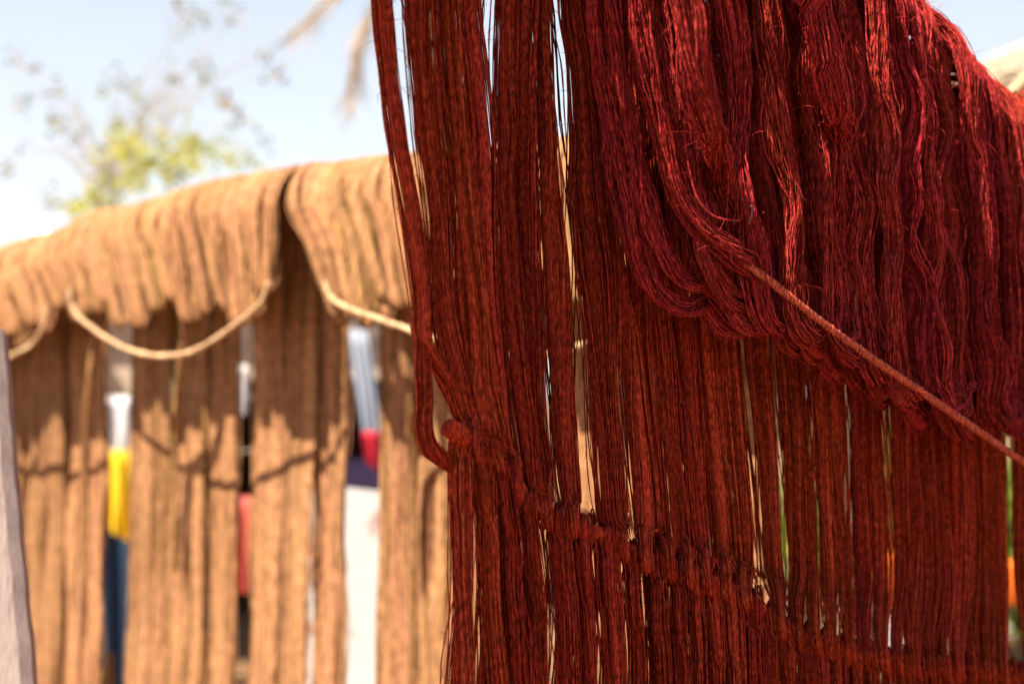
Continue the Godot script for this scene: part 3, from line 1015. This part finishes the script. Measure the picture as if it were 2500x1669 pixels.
func sparse_tree() -> void:
	var z := 10.0
	var foot := at(225, 900, z)
	foot.y = 0
	var t := thing("tree", "sparse tree with thin bare twigs and yellow green leaves behind the brown yarn", "tree", foot)
	var fork := at(250, 560, z)
	begin()
	tube(spline([foot - Vector3(0, 0.1, 0), foot.lerp(fork, 0.5) + Vector3(0.06, 0, 0.03), fork, at(238, 480, z), at(262, 400, z)], 0.15), 0.04, 0.012, Color(0.28, 0.23, 0.19), 9, 0.05, true)
	commit("trunk", bark_mat, t)
	var tips := [[30, 135], [75, 205], [125, 235], [290, 190], [318, 205], [425, 195], [515, 175], [550, 245], [440, -10], [490, 45], [565, 40], [610, 10], [640, 120], [660, 185], [645, 130], [600, 290], [640, 350], [60, 375], [20, 250], [150, 300], [40, 400], [110, 480], [385, 330], [470, 330], [330, 340], [560, 350], [210, 510], [620, 90], [460, 120], [180, 230], [240, 300], [350, 270]]
	var twigs := []
	for tip in tips:
		var start := at(rf(236, 262), rf(390, 520), z)
		var end := at(tip[0], tip[1], z + rf(-0.9, 0.9))
		var mid := start.lerp(end, 0.55) + Vector3(rf(-0.1, 0.1), rf(0.0, 0.22), rf(-0.2, 0.2))
		begin()
		var pts := spline([start, mid, end], 0.12)
		tube(pts, 0.007, 0.002, Color(0.4, 0.34, 0.29), 5, 0.1)
		commit("limb", bark_mat, t)
		for j in range(pts.size() / 3, pts.size()):
			twigs.append(pts[j])
	begin()
	var tipsets := []
	for p in twigs:
		for m in 1:
			var d := Vector3(rf(-1, 1), rf(-0.4, 1), rf(-1, 1)).normalized()
			var e: Vector3 = p + d * rf(0.10, 0.30)
			tube(PackedVector3Array([p, p.lerp(e, 0.5) + Vector3(0, 0.02, 0), e]), 0.003, 0.0012, Color(0.42, 0.36, 0.3), 3)
			tipsets.append(e)
	commit("twigs", bark_mat, t, "stuff")
	begin()
	for e in tipsets:
		if rng.randf() < 0.10:
			var many := rng.randi_range(2, 5)
			for m in many:
				var g := rf(0.6, 1.3)
				leaf(e + Vector3(rf(-0.05, 0.05), rf(-0.05, 0.05), rf(-0.05, 0.05)), Vector3(rf(-1, 1), rf(-1, 0.4), rf(-1, 1)).normalized(), rf(0.05, 0.085), rf(0.012, 0.02), Color(0.26 * g, 0.26 * g, 0.12 * g))
	# darker bunches that stand out against the sky
	for b in [[30, 140], [70, 152], [120, 225], [125, 300], [150, 305], [290, 195], [320, 208], [425, 198], [515, 178], [545, 240], [555, 250], [440, 0], [490, 45], [570, 40], [645, 140], [662, 195], [690, 178], [648, 345], [560, 290], [240, 420], [55, 245], [340, 262], [45, 365], [20, 415], [145, 478], [105, 480], [190, 330], [600, 290], [460, 35]]:
		for m in 8:
			var g := rf(0.6, 1.3)
			leaf(at(b[0] + rf(-16, 16), b[1] + rf(-22, 22), z + rf(-0.3, 0.3)), Vector3(rf(-1, 1), rf(-1, 0.4), rf(-1, 1)).normalized(), rf(0.05, 0.09), rf(0.013, 0.022), (Color(0.36 * g, 0.25 * g, 0.1 * g) if rng.randf() < 0.4 else Color(0.15 * g, 0.16 * g, 0.11 * g)))
	commit("dark_foliage", leaf_mat, t, "stuff")
	begin()
	for b in [[300, 345, 34, 30, 130], [330, 400, 60, 40, 150], [400, 370, 40, 50, 110], [475, 355, 32, 30, 110], [545, 370, 40, 28, 70], [450, 420, 60, 30, 80], [350, 440, 50, 26, 70], [200, 515, 40, 22, 110], [290, 460, 40, 30, 50], [600, 390, 36, 24, 30], [250, 470, 26, 40, 50]]:
		for m in int(b[4] * 0.62):
			var g := rf(0.6, 1.25)
			var yel := rf(0, 1)
			leaf(at(b[0] + rng.randfn() * b[2] * 0.8, b[1] + rng.randfn() * b[3] * 0.7, z + rf(-1.2, 1.2)), Vector3(rf(-1, 1), rf(-1, 0.6), rf(-1, 1)).normalized(), rf(0.055, 0.10), rf(0.016, 0.026), Color(lerpf(0.32, 0.55, yel) * g, lerpf(0.38, 0.47, yel) * g, 0.08 * g))
	commit("foliage", leaf_mat, t, "stuff")


func palm() -> void:
	var z := 9.0
	var foot := at(1066, 900, z)
	foot.y = 0
	var crown := at(1050, -190, z)
	var t := thing("palm_tree", "palm whose dry tan fronds hang into the top of the sky", "palm tree", foot)
	begin()
	tube(spline([foot - Vector3(0, 0.1, 0), foot.lerp(crown, 0.5) + Vector3(0.05, 0, 0), crown], 0.15), 0.15, 0.11, Color(0.16, 0.12, 0.085), 12, 0.06, true)
	commit("trunk", bark_mat, t)
	var fronds := [
		[crown, at(900, -110, z), at(800, 0, z), at(722, 78, z)], [crown, at(960, -60, z), at(893, 70, z), at(853, 252, z - 0.3)],
		[crown, at(1150, -330, z + 0.5), at(1350, -330, z + 0.9), at(1560, -200, z + 1.2)], [crown, at(960, -420, z + 0.3), at(820, -480, z + 0.5), at(660, -380, z + 0.8)],
		[crown, at(1120, -420, z - 0.4), at(1240, -500, z - 0.8), at(1400, -420, z - 1.2)], [crown, at(1000, -400, z - 0.6), at(930, -430, z - 1.2), at(840, -330, z - 1.8)],
		[crown, at(1070, -420, z + 0.8), at(1100, -460, z + 1.5), at(1150, -380, z + 2.1)], [crown, at(1180, -240, z - 0.5), at(1290, -190, z - 1.0), at(1380, -60, z - 1.4)]]
	for f in fronds.size():
		var dry := f < 2
		begin()
		var C := spline(fronds[f], 0.04)
		tube(C, 0.022, 0.005, Color(0.5, 0.36, 0.2) if dry else Color(0.2, 0.2, 0.08), 5, 0.05)
		for j in range(6, C.size() - 1):
			var d := (C[j + 1] - C[j - 1]).normalized()
			for s in [-1.0, 1.0]:
				var side: Vector3 = d.cross(Vector3(0, 0.4, 1)).normalized() * s
				var dir: Vector3 = (d * 1.3 + side * rf(0.25, 0.6) + Vector3(0, -0.55, rf(-0.3, 0.3))).normalized()
				var g := rf(0.7, 1.2)
				leaf(C[j] + Vector3(0, 0, rf(-0.03, 0.03)), dir, rf(0.18, 0.32), rf(0.006, 0.011), Color(0.62 * g, 0.46 * g, 0.29 * g) if dry else Color(0.11 * g, 0.13 * g, 0.05 * g))
		commit("dry_frond" if dry else "frond", leaf_mat, t, "stuff")


# a cloth that hangs folded over a line: front and back fall, with soft pleats
func hanging_cloth(called: String, label: String, tl: Vector2, tr: Vector2, br: Vector2, bl: Vector2, z: float, mat: Material, col: Color, pleat := 0.018) -> void:
	var a := at(tl.x, tl.y, z)
	var t := thing(called, label, "cloth", (a + at(tr.x, tr.y, z)) * 0.5, "cloths hanging behind the yarn")
	var nx := 28
	var ny := 26
	var ph := rf(0, TAU)
	for fall in 2:
		begin()
		for j in ny + 1:
			var v := float(j) / ny
			var rl := at(tl.x, tl.y, z).lerp(at(bl.x, bl.y, z), v)
			var rr := at(tr.x, tr.y, z).lerp(at(br.x, br.y, z), v)
			for i in nx + 1:
				var u := float(i) / nx
				var p := rl.lerp(rr, u)
				if fall == 1 and v > 0.0:
					p.y = a.y - (a.y - p.y) * 0.8
				var out := minf(v * 8.0, 1.0) * 0.02
				p.z += (out if fall == 0 else -out) + pleat * (0.3 + 0.7 * v) * (sin(u * 17.0 + ph + v * 1.4) + 0.5 * sin(u * 31.0 + 2.0 * ph - v * 2.0))
				vs.append(p)
				ns.append(Vector3(0, 0, 1))
				cs.append(col)
		for j in ny:
			for i in nx:
				var q := j * (nx + 1) + i
				for k in [q, q + 1, q + nx + 2, q, q + nx + 2, q + nx + 1]:
					ix.append(k)
		# true normals of the pleats
		var acc := PackedVector3Array()
		acc.resize(vs.size())
		for f in ix.size() / 3:
			var n := (vs[ix[f * 3 + 2]] - vs[ix[f * 3]]).cross(vs[ix[f * 3 + 1]] - vs[ix[f * 3]])
			for k in 3:
				acc[ix[f * 3 + k]] += n
		for k in vs.size():
			ns[k] = acc[k].normalized()
		commit("front_fall" if fall == 0 else "back_fall", mat, t)


func post(label: String, a: Vector3, b: Vector3, r: float) -> void:
	var q := thing("wooden_pole", label, "pole", a, "thin wooden poles behind the yarn")
	begin()
	tube(spline([a, a.lerp(b, 0.5) + Vector3(0.01, 0, 0.01), b], 0.2), r, r * 0.9, Color(0.34, 0.25, 0.17), 10, 0.03, true)
	commit("pole_shaft", bark_mat, q)


func clothesline(label: String, a: Vector3, b: Vector3) -> void:
	var q := thing("clothesline", label, "line", a, "clotheslines behind the yarn")
	begin()
	tube(spline([a, a.lerp(b, 0.5) - Vector3(0, 0.02, 0), b], 0.1), 0.004, 0.004, Color(0.4, 0.36, 0.3), 6)
	commit("line_cord", bark_mat, q)


func stall() -> void:
	var plaster := textured(noise_tex(0.012, [lin(0.40, 0.30, 0.22), lin(0.52, 0.41, 0.31), lin(0.58, 0.47, 0.36), lin(0.46, 0.34, 0.25)], 512, 9), Vector3(0.6, 0.6, 0.6))
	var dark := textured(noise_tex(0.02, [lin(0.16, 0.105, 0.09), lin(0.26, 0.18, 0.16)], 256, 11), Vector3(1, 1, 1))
	# earthen building with one wide shop opening; walls 0.25 m thick
	var z := -9.5
	var x0 := -6.0
	var x1 := -0.45
	var h := 2.28
	var dl := at(545, 1000, 9.5).x
	var dr := at(985, 1000, 9.5).x
	var dh := at(800, 925, 9.5).y
	var t := thing("earthen_building", "low earthen building with a dark open shop front behind the brown yarn", "building", Vector3((x0 + x1) * 0.5, 0, z))
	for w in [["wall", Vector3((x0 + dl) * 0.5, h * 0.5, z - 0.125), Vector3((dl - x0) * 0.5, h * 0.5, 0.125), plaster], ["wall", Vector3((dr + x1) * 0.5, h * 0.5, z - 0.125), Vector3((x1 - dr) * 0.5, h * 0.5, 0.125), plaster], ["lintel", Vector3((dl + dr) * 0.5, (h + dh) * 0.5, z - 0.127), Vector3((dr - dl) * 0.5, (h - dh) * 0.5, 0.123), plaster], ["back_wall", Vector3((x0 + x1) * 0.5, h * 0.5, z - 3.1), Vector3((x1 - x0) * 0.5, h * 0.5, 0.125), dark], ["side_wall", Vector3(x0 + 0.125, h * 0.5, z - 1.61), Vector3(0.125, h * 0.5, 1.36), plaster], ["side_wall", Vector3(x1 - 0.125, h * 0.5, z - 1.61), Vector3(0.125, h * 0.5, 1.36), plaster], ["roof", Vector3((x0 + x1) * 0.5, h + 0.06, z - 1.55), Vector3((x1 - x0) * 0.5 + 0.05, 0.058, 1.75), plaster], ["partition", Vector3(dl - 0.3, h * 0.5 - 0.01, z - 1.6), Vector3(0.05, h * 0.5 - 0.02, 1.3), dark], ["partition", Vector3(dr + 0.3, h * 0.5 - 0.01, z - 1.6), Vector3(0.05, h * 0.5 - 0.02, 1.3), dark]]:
		begin()
		box(w[1], w[2], Basis(), Color.WHITE)
		commit(w[0], w[3], t)

	var cloth := flat(Color.WHITE, 0.85)
	cloth.cull_mode = BaseMaterial3D.CULL_DISABLED
	cloth.backlight_enabled = true
	cloth.backlight = Color(0.35, 0.35, 0.35)
	# two lines of washing between thin poles
	var zl := 7.0
	for p in [[130, "thin pole at the left end of the clotheslines"], [660, "thin pole between the red cloth and the pale blue cloth"]]:
		post(p[1], Vector3(at(p[0], 900, zl + 0.1).x, -0.05, -zl - 0.1), Vector3(at(p[0], 900, zl + 0.1).x, at(p[0], 930, zl).y, -zl - 0.1), 0.025)
	clothesline("upper clothesline with the white cloth over it", at(125, 968, zl), at(665, 966, zl))
	clothesline("lower clothesline with the yellow cloth over it", at(125, 1098, zl - 0.12), at(665, 1098, zl - 0.12))
	hanging_cloth("white_cloth", "white cloth hung above the yellow one", Vector2(226, 966), Vector2(338, 966), Vector2(336, 1130), Vector2(228, 1130), zl, cloth, Color(0.72, 0.70, 0.72))
	hanging_cloth("yellow_cloth", "bright yellow cloth with a slanting lower edge", Vector2(222, 1096), Vector2(342, 1098), Vector2(340, 1340), Vector2(224, 1262), zl - 0.12, cloth, Color(0.85, 0.55, 0.03))
	hanging_cloth("dark_blue_cloth", "long dark blue cloth hanging below the yellow one", Vector2(214, 1100), Vector2(352, 1100), Vector2(350, 1720), Vector2(216, 1720), zl + 0.25, cloth, Color(0.035, 0.06, 0.11))
	hanging_cloth("red_cloth", "coral red cloth showing through a narrow gap in brown yarn", Vector2(545, 1210), Vector2(632, 1212), Vector2(628, 1450), Vector2(548, 1440), zl - 0.5, cloth, Color(0.62, 0.13, 0.10))
	clothesline("short line carrying the coral red cloth", at(480, 1211, zl - 0.5), at(700, 1211, zl - 0.5))
	hanging_cloth("narrow_white_cloth", "narrow white cloth above the coral red one", Vector2(566, 890), Vector2(604, 890), Vector2(604, 1012), Vector2(568, 1012), zl - 0.4, cloth, Color(0.7, 0.66, 0.64), 0.006)
	hanging_cloth("purple_cloth", "small purple cloth deep in the shade of the brown yarn", Vector2(440, 900), Vector2(470, 900), Vector2(470, 1010), Vector2(440, 1010), zl, cloth, Color(0.12, 0.08, 0.3), 0.006)
	hanging_cloth("pale_blue_cloth", "pale blue cloth hanging slanted beside the dark opening", Vector2(846, 800), Vector2(896, 806), Vector2(928, 1052), Vector2(884, 1052), zl, cloth, Color(0.42, 0.47, 0.56), 0.01)
	hanging_cloth("small_red_cloth", "small crimson cloth under the pale blue one", Vector2(884, 1052), Vector2(934, 1052), Vector2(926, 1150), Vector2(896, 1130), zl + 0.06, cloth, Color(0.5, 0.03, 0.05), 0.008)
	clothesline("line carrying the pale blue cloth past the dark opening", at(660, 800, zl), at(1200, 804, zl))
	post("thin pole right of the pale blue cloth, behind the red curtain", Vector3(at(1190, 900, zl + 0.1).x, -0.05, -zl - 0.1), Vector3(at(1190, 900, zl + 0.1).x, at(1190, 780, zl).y, -zl - 0.1), 0.025)
	hanging_cloth("violet_cloth", "dusky violet cloth hanging inside the dark shop opening", Vector2(760, 1120), Vector2(940, 1120), Vector2(940, 1330), Vector2(760, 1330), 9.9, cloth, Color(0.16, 0.13, 0.30))
	# white printed banner, stretched on a frame
	var print_tex := noise_tex(0.009, [lin(0.8, 0.77, 0.76), lin(0.8, 0.77, 0.76), lin(0.78, 0.74, 0.73), lin(0.8, 0.78, 0.78), lin(0.5, 0.3, 0.24), lin(0.76, 0.7, 0.68)], 512, 21)
	var ban := thing("white_banner", "white printed banner filling the gap under the dark opening", "banner", at(880, 1500, 6.2))
	begin()
	var c := at(915, 1585, 6.2)
	var bb := Basis(Vector3(0, 0, 1), -0.12)
	box(c, Vector3(0.37, 0.68, 0.012), bb, Color.WHITE)
	commit("banner_sheet", textured(print_tex, Vector3(0.9, 0.9, 0.9), 0.7), ban)
	for s in [-1, 1]:
		begin()
		box(c + bb * Vector3(0.382 * s, 0, 0.0), Vector3(0.012, 0.70, 0.02), bb, Color(0.3, 0.2, 0.12))
		commit("banner_batten", bark_mat, ban)

	# white canvas roof at the far left
	var canvas := flat(Color.WHITE, 0.8)
	canvas.cull_mode = BaseMaterial3D.CULL_DISABLED
	var cv := thing("canvas_awning", "white canvas roof peeking over the brown yarn at far left", "awning", at(-60, 560, 8.0))
	begin()
	var ap := at(-130, 440, 8.6)
	var e := [at(142, 572, 7.4), at(142, 566, 9.8), at(-420, 566, 9.8), at(-420, 572, 7.4)]
	e[1].y = e[0].y
	e[2].y = e[0].y
	e[3].y = e[0].y
	for i in 4:
		var p: Vector3 = e[i]
		var q: Vector3 = e[(i + 1) % 4]
		var s := vs.size()
		var n := (q - p).cross(ap - p).normalized()
		for r in [p, q, ap]:
			vs.append(r)
			ns.append(n)
			cs.append(Color(0.8, 0.8, 0.79))
		for r in [s, s + 2, s + 1]:
			ix.append(r)
		quad(p, p - Vector3(0, 0.12, 0), q - Vector3(0, 0.12, 0), q, Color(0.8, 0.8, 0.79))
	commit("canvas_top", canvas, cv)
	for i in 4:
		begin()
		var p: Vector3 = e[i].lerp(ap, 0.04)
		tube(PackedVector3Array([Vector3(p.x, -0.05, p.z), p - Vector3(0, 0.03, 0)]), 0.025, 0.025, Color(0.35, 0.33, 0.3), 8, 0.0, true)
		commit("awning_post", bark_mat, cv)

	# straw roof on poles at the right edge
	var sr := thing("straw_roof", "pale straw roof at the right edge above the red ridge", "roof", at(2620, 200, 8.0))
	var top := at(2640, 60, 8.6)
	begin()
	for i in 3200:
		var an := rf(0, TAU)
		var r0 := sqrt(rf(0.0, 1.0)) * 0.9
		var p := top + Vector3(cos(an) * r0 * 1.15, -r0 * 0.55 + rf(-0.02, 0.05), sin(an) * r0 * 1.15)
		var d := Vector3(cos(an), -0.62 + rf(-0.12, 0.1), sin(an)).normalized()
		var g := rf(0.6, 1.15)
		leaf(p, d, rf(0.25, 0.45), rf(0.006, 0.012), Color(0.6 * g, 0.5 * g, 0.37 * g))
	commit("straw", straw_mat, sr, "stuff")
	begin()
	for i in 24:
		var a0 := TAU * i / 24.0
		var a1 := TAU * (i + 1) / 24.0
		var p := top + Vector3(cos(a0) * 1.2, -0.68, sin(a0) * 1.2)
		var q := top + Vector3(cos(a1) * 1.2, -0.68, sin(a1) * 1.2)
		var n := Vector3(cos(a0), 1.75, sin(a0)).normalized()
		var s := vs.size()
		for r in [p, q, top, p - Vector3(0, 0.1, 0), q - Vector3(0, 0.1, 0)]:
			vs.append(r)
			ns.append(n)
			cs.append(Color(0.62, 0.52, 0.40))
		for r in [s, s + 1, s + 2, s, s + 3, s + 1, s + 1, s + 3, s + 4]:
			ix.append(r)
	commit("thatch_body", straw_mat, sr)
	begin()
	tube(PackedVector3Array([Vector3(top.x, -0.05, top.z), Vector3(top.x, 1.5, top.z), top]), 0.06, 0.05, Color(0.3, 0.2, 0.12), 10, 0.03, true)
	commit("centre_pole", bark_mat, sr)
	for i in 8:
		begin()
		var an := TAU * i / 8.0
		tube(PackedVector3Array([top - Vector3(0, 0.06, 0), top + Vector3(cos(an) * 1.1, -0.66, sin(an) * 1.1)]), 0.018, 0.015, Color(0.3, 0.2, 0.12), 6, 0.0, true)
		commit("rafter", bark_mat, sr)
	var bp := thing("bamboo_pole", "slanting pale bamboo pole just above the red ridge at right", "pole", at(2380, 330, 5.0))
	begin()
	tube(spline([at(2300, 405, 5.0), at(2460, 238, 5.0), at(2620, 75, 5.0)], 0.1), 0.02, 0.018, Color(0.62, 0.45, 0.27), 10, 0.03, true)
	commit("pole_shaft", bark_mat, bp)
	post("upright pole that the bamboo pole leans on, outside the right edge", Vector3(at(2625, 300, 5.05).x, -0.05, -5.1), Vector3(at(2625, 300, 5.05).x, at(2625, 40, 5.05).y, -5.1), 0.03)
	post("upright pole under the low end of the bamboo pole, behind the red yarn", Vector3(at(2296, 300, 5.05).x, -0.05, -5.1), Vector3(at(2296, 300, 5.05).x, at(2296, 390, 5.05).y, -5.1), 0.03)

	# low pale wall, orange cloth and leafy shrubs behind the right of the red row
	var lw := thing("low_wall", "low pale plastered wall behind the red yarn at right", "wall", Vector3(2.6, 0, -9.0))
	begin()
	box(Vector3(2.9, 0.32, -9.0), Vector3(2.6, 0.32, 0.12), Basis(), Color.WHITE)
	commit("wall_body", textured(noise_tex(0.012, [lin(0.5, 0.44, 0.36), lin(0.62, 0.56, 0.46)], 256, 31), Vector3(0.6, 0.6, 0.6)), lw)
	begin()
	box(Vector3(2.9, 0.665, -9.0), Vector3(2.62, 0.024, 0.15), Basis(), Color.WHITE)
	commit("coping", textured(noise_tex(0.02, [lin(0.62, 0.56, 0.46), lin(0.7, 0.66, 0.58)], 256, 33), Vector3(0.6, 0.6, 0.6)), lw)
	hanging_cloth("orange_cloth", "orange cloth seen through the thin slits at lower right", Vector2(2130, 1345), Vector2(2560, 1375), Vector2(2560, 1470), Vector2(2130, 1490), 6.0, cloth, Color(0.75, 0.15, 0.02))
	clothesline("line carrying the orange cloth", at(2090, 1343, 6.0), at(2600, 1378, 6.0))
	for x in [2090, 2600]:
		post("thin pole at the %s end of the orange cloth" % ("left" if x < 2300 else "right"), Vector3(at(x, 1300, 6.05).x, -0.05, -6.08), Vector3(at(x, 1300, 6.05).x, at(x, 1320, 6.05).y, -6.08), 0.022)
	hanging_cloth("lilac_cloth", "pale lilac cloth below the orange one", Vector2(2120, 1480), Vector2(2300, 1480), Vector2(2300, 1600), Vector2(2120, 1600), 6.3, cloth, Color(0.5, 0.42, 0.46))
	for sh in [[1990, 1.0, 0.9], [2110, 1.25, 1.0], [2230, 1.35, 0.8], [2370, 1.1, 0.9], [2500, 1.2, 0.8], [2620, 1.3, 1.0]]:
		var b := at(sh[0], 1000, 8.0 + rf(-0.3, 0.3))
		b.y = 0
		var q := thing("shrub", "yellow green shrub behind the red yarn, %s of six from the left" % ORD[[1990, 2110, 2230, 2370, 2500, 2620].find(sh[0])], "shrub", b, "shrubs behind the red yarn")
		for m in 7:
			begin()
			var tip := b + Vector3(rf(-0.35, 0.35), sh[1] * rf(0.75, 1.15), rf(-0.3, 0.3))
			tube(spline([b, b.lerp(tip, 0.5) + Vector3(rf(-0.08, 0.08), 0.05, 0), tip], 0.1), 0.012, 0.004, Color(0.1, 0.08, 0.05), 5, 0.05)
			commit("stem", bark_mat, q)
		begin()
		for m in 900:
			var p := b + Vector3(rng.randfn() * 0.26, sh[1] * (0.62 + rng.randfn() * 0.2), rng.randfn() * 0.24)
			var g := rf(0.6, 1.3)
			leaf(p, Vector3(rf(-1, 1), rf(-0.6, 1), rf(-1, 1)).normalized(), rf(0.06, 0.11), rf(0.018, 0.03), Color(0.24 * g * sh[2], 0.27 * g, 0.04 * g))
		commit("foliage", leaf_mat, q, "stuff")


func leaning_post() -> void:
	var q := thing("leaning_beam", "weathered grey pink beam leaning at the lower left corner", "beam", at(20, 1669, 2.7))
	var a := at(-28, 1900, 2.7)
	var b := at(-108, 830, 2.9)
	var d := (a - b).normalized()
	var s := d.cross(Vector3(0.25, 0, 1)).normalized()
	var n := s.cross(d).normalized()
	begin()
	# an eight-sided section: a square beam with worn corners, slightly bowed
	var prof := [Vector2(-1, -0.7), Vector2(-0.8, -0.95), Vector2(0.8, -1), Vector2(1, -0.75), Vector2(0.97, 0.75), Vector2(0.8, 0.98), Vector2(-0.78, 1), Vector2(-1, 0.8)]
	var nr := 40
	for j in nr:
		for i in 8:
			var quadv := []
			for e in [[i, j], [i + 1, j], [i + 1, j + 1], [i, j + 1]]:
				var t: float = float(e[1]) / nr
				var bow := s * 0.002 * sin(t * 5.0) + s * 0.0012 * sin(t * 41.0)
				var v: Vector2 = prof[e[0] % 8]
				quadv.append(b.lerp(a, t) + bow + s * v.x * 0.098 + n * v.y * 0.06)
			quad(quadv[3], quadv[2], quadv[1], quadv[0], Color.WHITE)
	for k in 2:
		var e := b if k == 0 else a
		var s0 := vs.size()
		for i in 8:
			vs.append(e + s * prof[i].x * 0.098 + n * prof[i].y * 0.06)
			ns.append(-d if k == 0 else d)
			cs.append(Color.WHITE)
		for i in range(1, 7):
			for z in [s0, s0 + i, s0 + i + 1]:
				ix.append(z)
	commit("beam_shaft", wood_mat, q)


func _ready() -> void:
	# camera
	rng.seed = 20240611
	var cam := Camera3D.new()
	cam.name = "camera"
	cam.position = EYE
	cam.rotation = Vector3(PITCH, 0, 0)
	cam.fov = 26.99
	cam.near = 0.05
	cam.far = 600.0
	var lensing := CameraAttributesPhysical.new()
	lensing.frustum_focal_length = 50.0
	lensing.frustum_focus_distance = FOCUS
	lensing.exposure_aperture = 2.0
	lensing.frustum_near = 0.05
	lensing.frustum_far = 600.0
	cam.attributes = lensing
	add_child(cam)
	# sky and exposure
	var we := WorldEnvironment.new()
	we.name = "world_environment"
	var env := Environment.new()
	env.background_mode = Environment.BG_SKY
	var sky := Sky.new()
	var sm := ProceduralSkyMaterial.new()
	sm.sky_top_color = lin(0.025, 0.062, 0.165)
	sm.sky_horizon_color = lin(0.445, 0.475, 0.495)
	sm.sky_curve = 0.36
	sm.ground_horizon_color = lin(0.2, 0.16, 0.12)
	sm.ground_bottom_color = lin(0.14, 0.09, 0.06)
	sm.sun_angle_max = 1.0
	sky.sky_material = sm
	env.sky = sky
	env.tonemap_mode = Environment.TONE_MAPPER_LINEAR
	env.tonemap_exposure = 2.8
	env.sdfgi_enabled = true
	env.ssao_enabled = true
	env.ssil_enabled = true
	we.environment = env
	add_child(we)
	# sun: high, from the left, a little behind the red row's face
	var sun := DirectionalLight3D.new()
	sun.name = "sun"
	sun.light_energy = 1.6
	sun.light_color = Color(1.0, 0.95, 0.87)
	sun.light_angular_distance = 0.5
	sun.shadow_enabled = true
	add_child(sun)
	var el := deg_to_rad(60.0)
	var az := deg_to_rad(145.0)
	sun.look_at_from_position(Vector3(cos(el) * cos(az), sin(el), cos(el) * sin(az)) * 10.0, Vector3.ZERO)

	make_materials()
	# ground: one sheet of packed orange earth to the horizon
	begin()
	quad(Vector3(-250, 0, 250), Vector3(250, 0, 250), Vector3(250, 0, -250), Vector3(-250, 0, -250), Color.WHITE)
	struct("ground", textured(noise_tex(0.01, [lin(0.12, 0.066, 0.034), lin(0.16, 0.09, 0.047), lin(0.19, 0.112, 0.06), lin(0.135, 0.075, 0.038)], 1024, 3), Vector3(0.35, 0.35, 0.35)))
	red_row()
	brown_row()
	leaning_post()
	stall()
	sparse_tree()
	palm()
